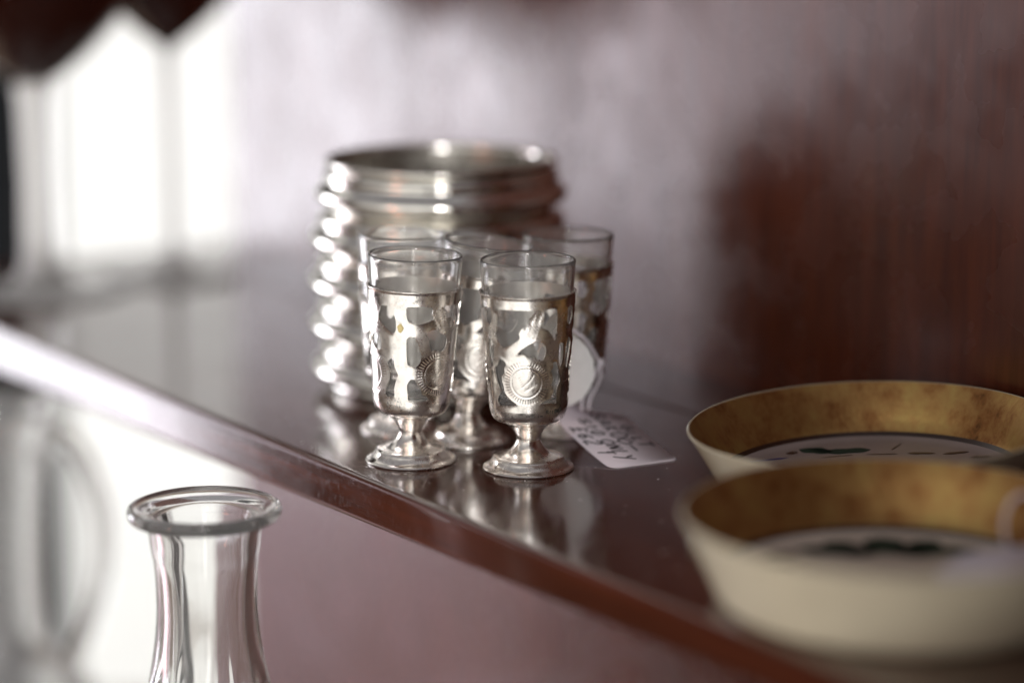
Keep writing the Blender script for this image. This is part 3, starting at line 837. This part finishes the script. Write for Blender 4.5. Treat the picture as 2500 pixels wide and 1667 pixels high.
# ------------------------------------------------------------ stemmed glasses at the left
def stem_glass(label, x, y, zb, stem_r, foot_r, cone, H, bowl_r0):
    g = thing('stemmed_glass', label, 'stemmed glass', (x*mm, y*mm, 0), 0, 'stemmed glasses with dark bowls')
    ft = [(0, 0), (0, foot_r-.5), (.6, foot_r), (1.1, foot_r-.4), (1.9, foot_r*.75), (2.8, foot_r*.5), (4.0, foot_r*.33+stem_r*.25), (7, stem_r*1.4), (12, stem_r*1.08), (20, stem_r), (zb*.55, stem_r*.92), (zb-8, stem_r), (zb-2, stem_r*1.15), (zb, stem_r*.9), (zb, 0)]
    lathe('foot_and_stem', ft, M_milky, g, 64, sharp=0, mod=lambda th, i, z, r: 1+0.05*math.cos(6*th) if z > 10 else 1)
    bw = [(zb+.3, 0), (zb+.3, bowl_r0*.7), (zb+2, bowl_r0)]
    n = 12
    for k in range(1, n+1):
        t = k/n
        bw.append((zb+2+H*t, bowl_r0+cone*H*(t**0.85)*(1-0.25*t*t)))
    top = bw[-1]
    bw += [(top[0]+.5, top[1]-.6), (top[0]-1, top[1]-1.4)]
    for k in range(n-1, 0, -1):
        bw.append((bw[2+k][0]+1.2, max(0.5, bw[2+k][1]-1.6)))
    bw.append((zb+3.5, 0))
    lathe('bowl', bw, M_ruby, g, 64, sharp=0)
    return g
stem_glass('large stemmed glass with dark bowl and thick stem at the left edge', -194.0, 283, 87, 7.3, 35, 0.92, 75, 10.5)
stem_glass('smaller stemmed glass with dark bowl and thin stem, beside the thick stemmed one', -144.5, 318, 96.5, 2.6, 29, 1.0, 60, 3.4)

# ------------------------------------------------------------ glass carafe and jug below
def flute(n, z_from, depth):
    def f(th, i, z, r):
        w = min(1, max(0, (z_from-z)/18.0))
        return 1 - depth*w*(1-abs(math.cos(n*th/2+0.4)))
    return f
car = thing('glass_carafe', 'clear glass carafe with a flared lip in front of the shelf edge', 'carafe', (-87.8*mm, -33.9*mm, -0.255))
zr = 255-2.5
out = [(0, 0), (0, 44), (1, 47), (4, 49.5), (20, 53), (50, 54), (85, 51), (120, 43), (150, 34), (175, 26), (190, 20.5), (198, 18.0), (206, 16.3), (214, 15.1), (222, 14.5), (230, 14.5), (236, 14.9), (240, 15.6)]
out += [(zr-5.4, 16.6), (zr-4.5, 18.6), (zr-4.0, 20.6), (zr-3.2, 21.7), (zr-1.7, 22.1), (zr-.5, 21.7), (zr, 20.4), (zr-.35, 18.6), (zr-1.3, 16.6), (zr-3.0, 14.4), (zr-6, 12.8)]
out += [(228, 11.2), (214, 11.2), (200, 13.2), (188, 17.5), (172, 23.5), (148, 31), (118, 40), (85, 47.5), (50, 50), (20, 48.5), (8, 43), (6, 0)]
outs = smooth_prof(out[1:-1], 4)
lathe('body', [out[0]]+outs+[out[-1]], M_glass3, car, 128, sharp=0, mod=flute(10, 208, 0.06))
jug = thing('glass_jug', 'blurred clear glass jug with a looped handle under the shelf end', 'jug', (-210*mm, 236*mm, -0.255))
ju = [(0, 0), (0, 34), (3, 40), (20, 52), (45, 57), (70, 54), (92, 44), (104, 33), (112, 26), (122, 21.5), (140, 20), (165, 20.5), (185, 21.5), (200, 24), (212, 27), (216, 28), (217.5, 27), (216, 25.5), (200, 21.5), (185, 19.4), (165, 18.3), (140, 17.8), (124, 19), (112, 23.5), (103, 30), (90, 41), (70, 51), (45, 54), (20, 49), (8, 38), (6, 0)]
lathe('body', [ju[0]]+smooth_prof(ju[1:-1], 3)+[ju[-1]], M_glass2, jug, 96, sharp=0)
hp = spl([(20, 0, 196), (28, -1, 205), (36, -2, 201), (43, -3, 186), (46.5, -3, 168), (45, -3, 148), (39, -2, 128), (32, -1, 112), (29, 0, 103), (32, 0, 99)], 6)
V, F = tube_vf(mmv(hp), .0045, 16, rf=lambda t: (.0048, .0038))
mesh_obj('handle', V, F, M_glass2, jug)

# ------------------------------------------------------------ fine dust on the shelf
rd = random.Random(21); parts = []
for k in range(170):
    u_ = rd.uniform(-0.42, -0.16); v_ = abs(rd.gauss(0, 0.045))+0.004
    if v_ > 0.12: continue
    c_ = UV(u_, v_, 0.00002); L_ = rd.choice([.08, .1, .12, .16, .25])*mm; a_ = rd.uniform(0, math.pi)
    d_ = Vector((math.cos(a_), math.sin(a_), 0))*L_*rd.uniform(1, 2.2); e_ = Vector((-math.sin(a_), math.cos(a_), 0))*L_*0.5; h_ = Vector((0, 0, L_*0.4))
    parts.append(([c_-d_-e_, c_+d_-e_, c_+d_+e_, c_-d_+e_, c_+h_], [(0, 1, 4), (1, 2, 4), (2, 3, 4), (3, 0, 4)]))
V, F = merge(parts)
du = mesh_obj('dust', V, F, M_paper2, None, False)
tag(du, 'fine pale dust specks on the dark shelf around the goblets', 'dust', kind='stuff')
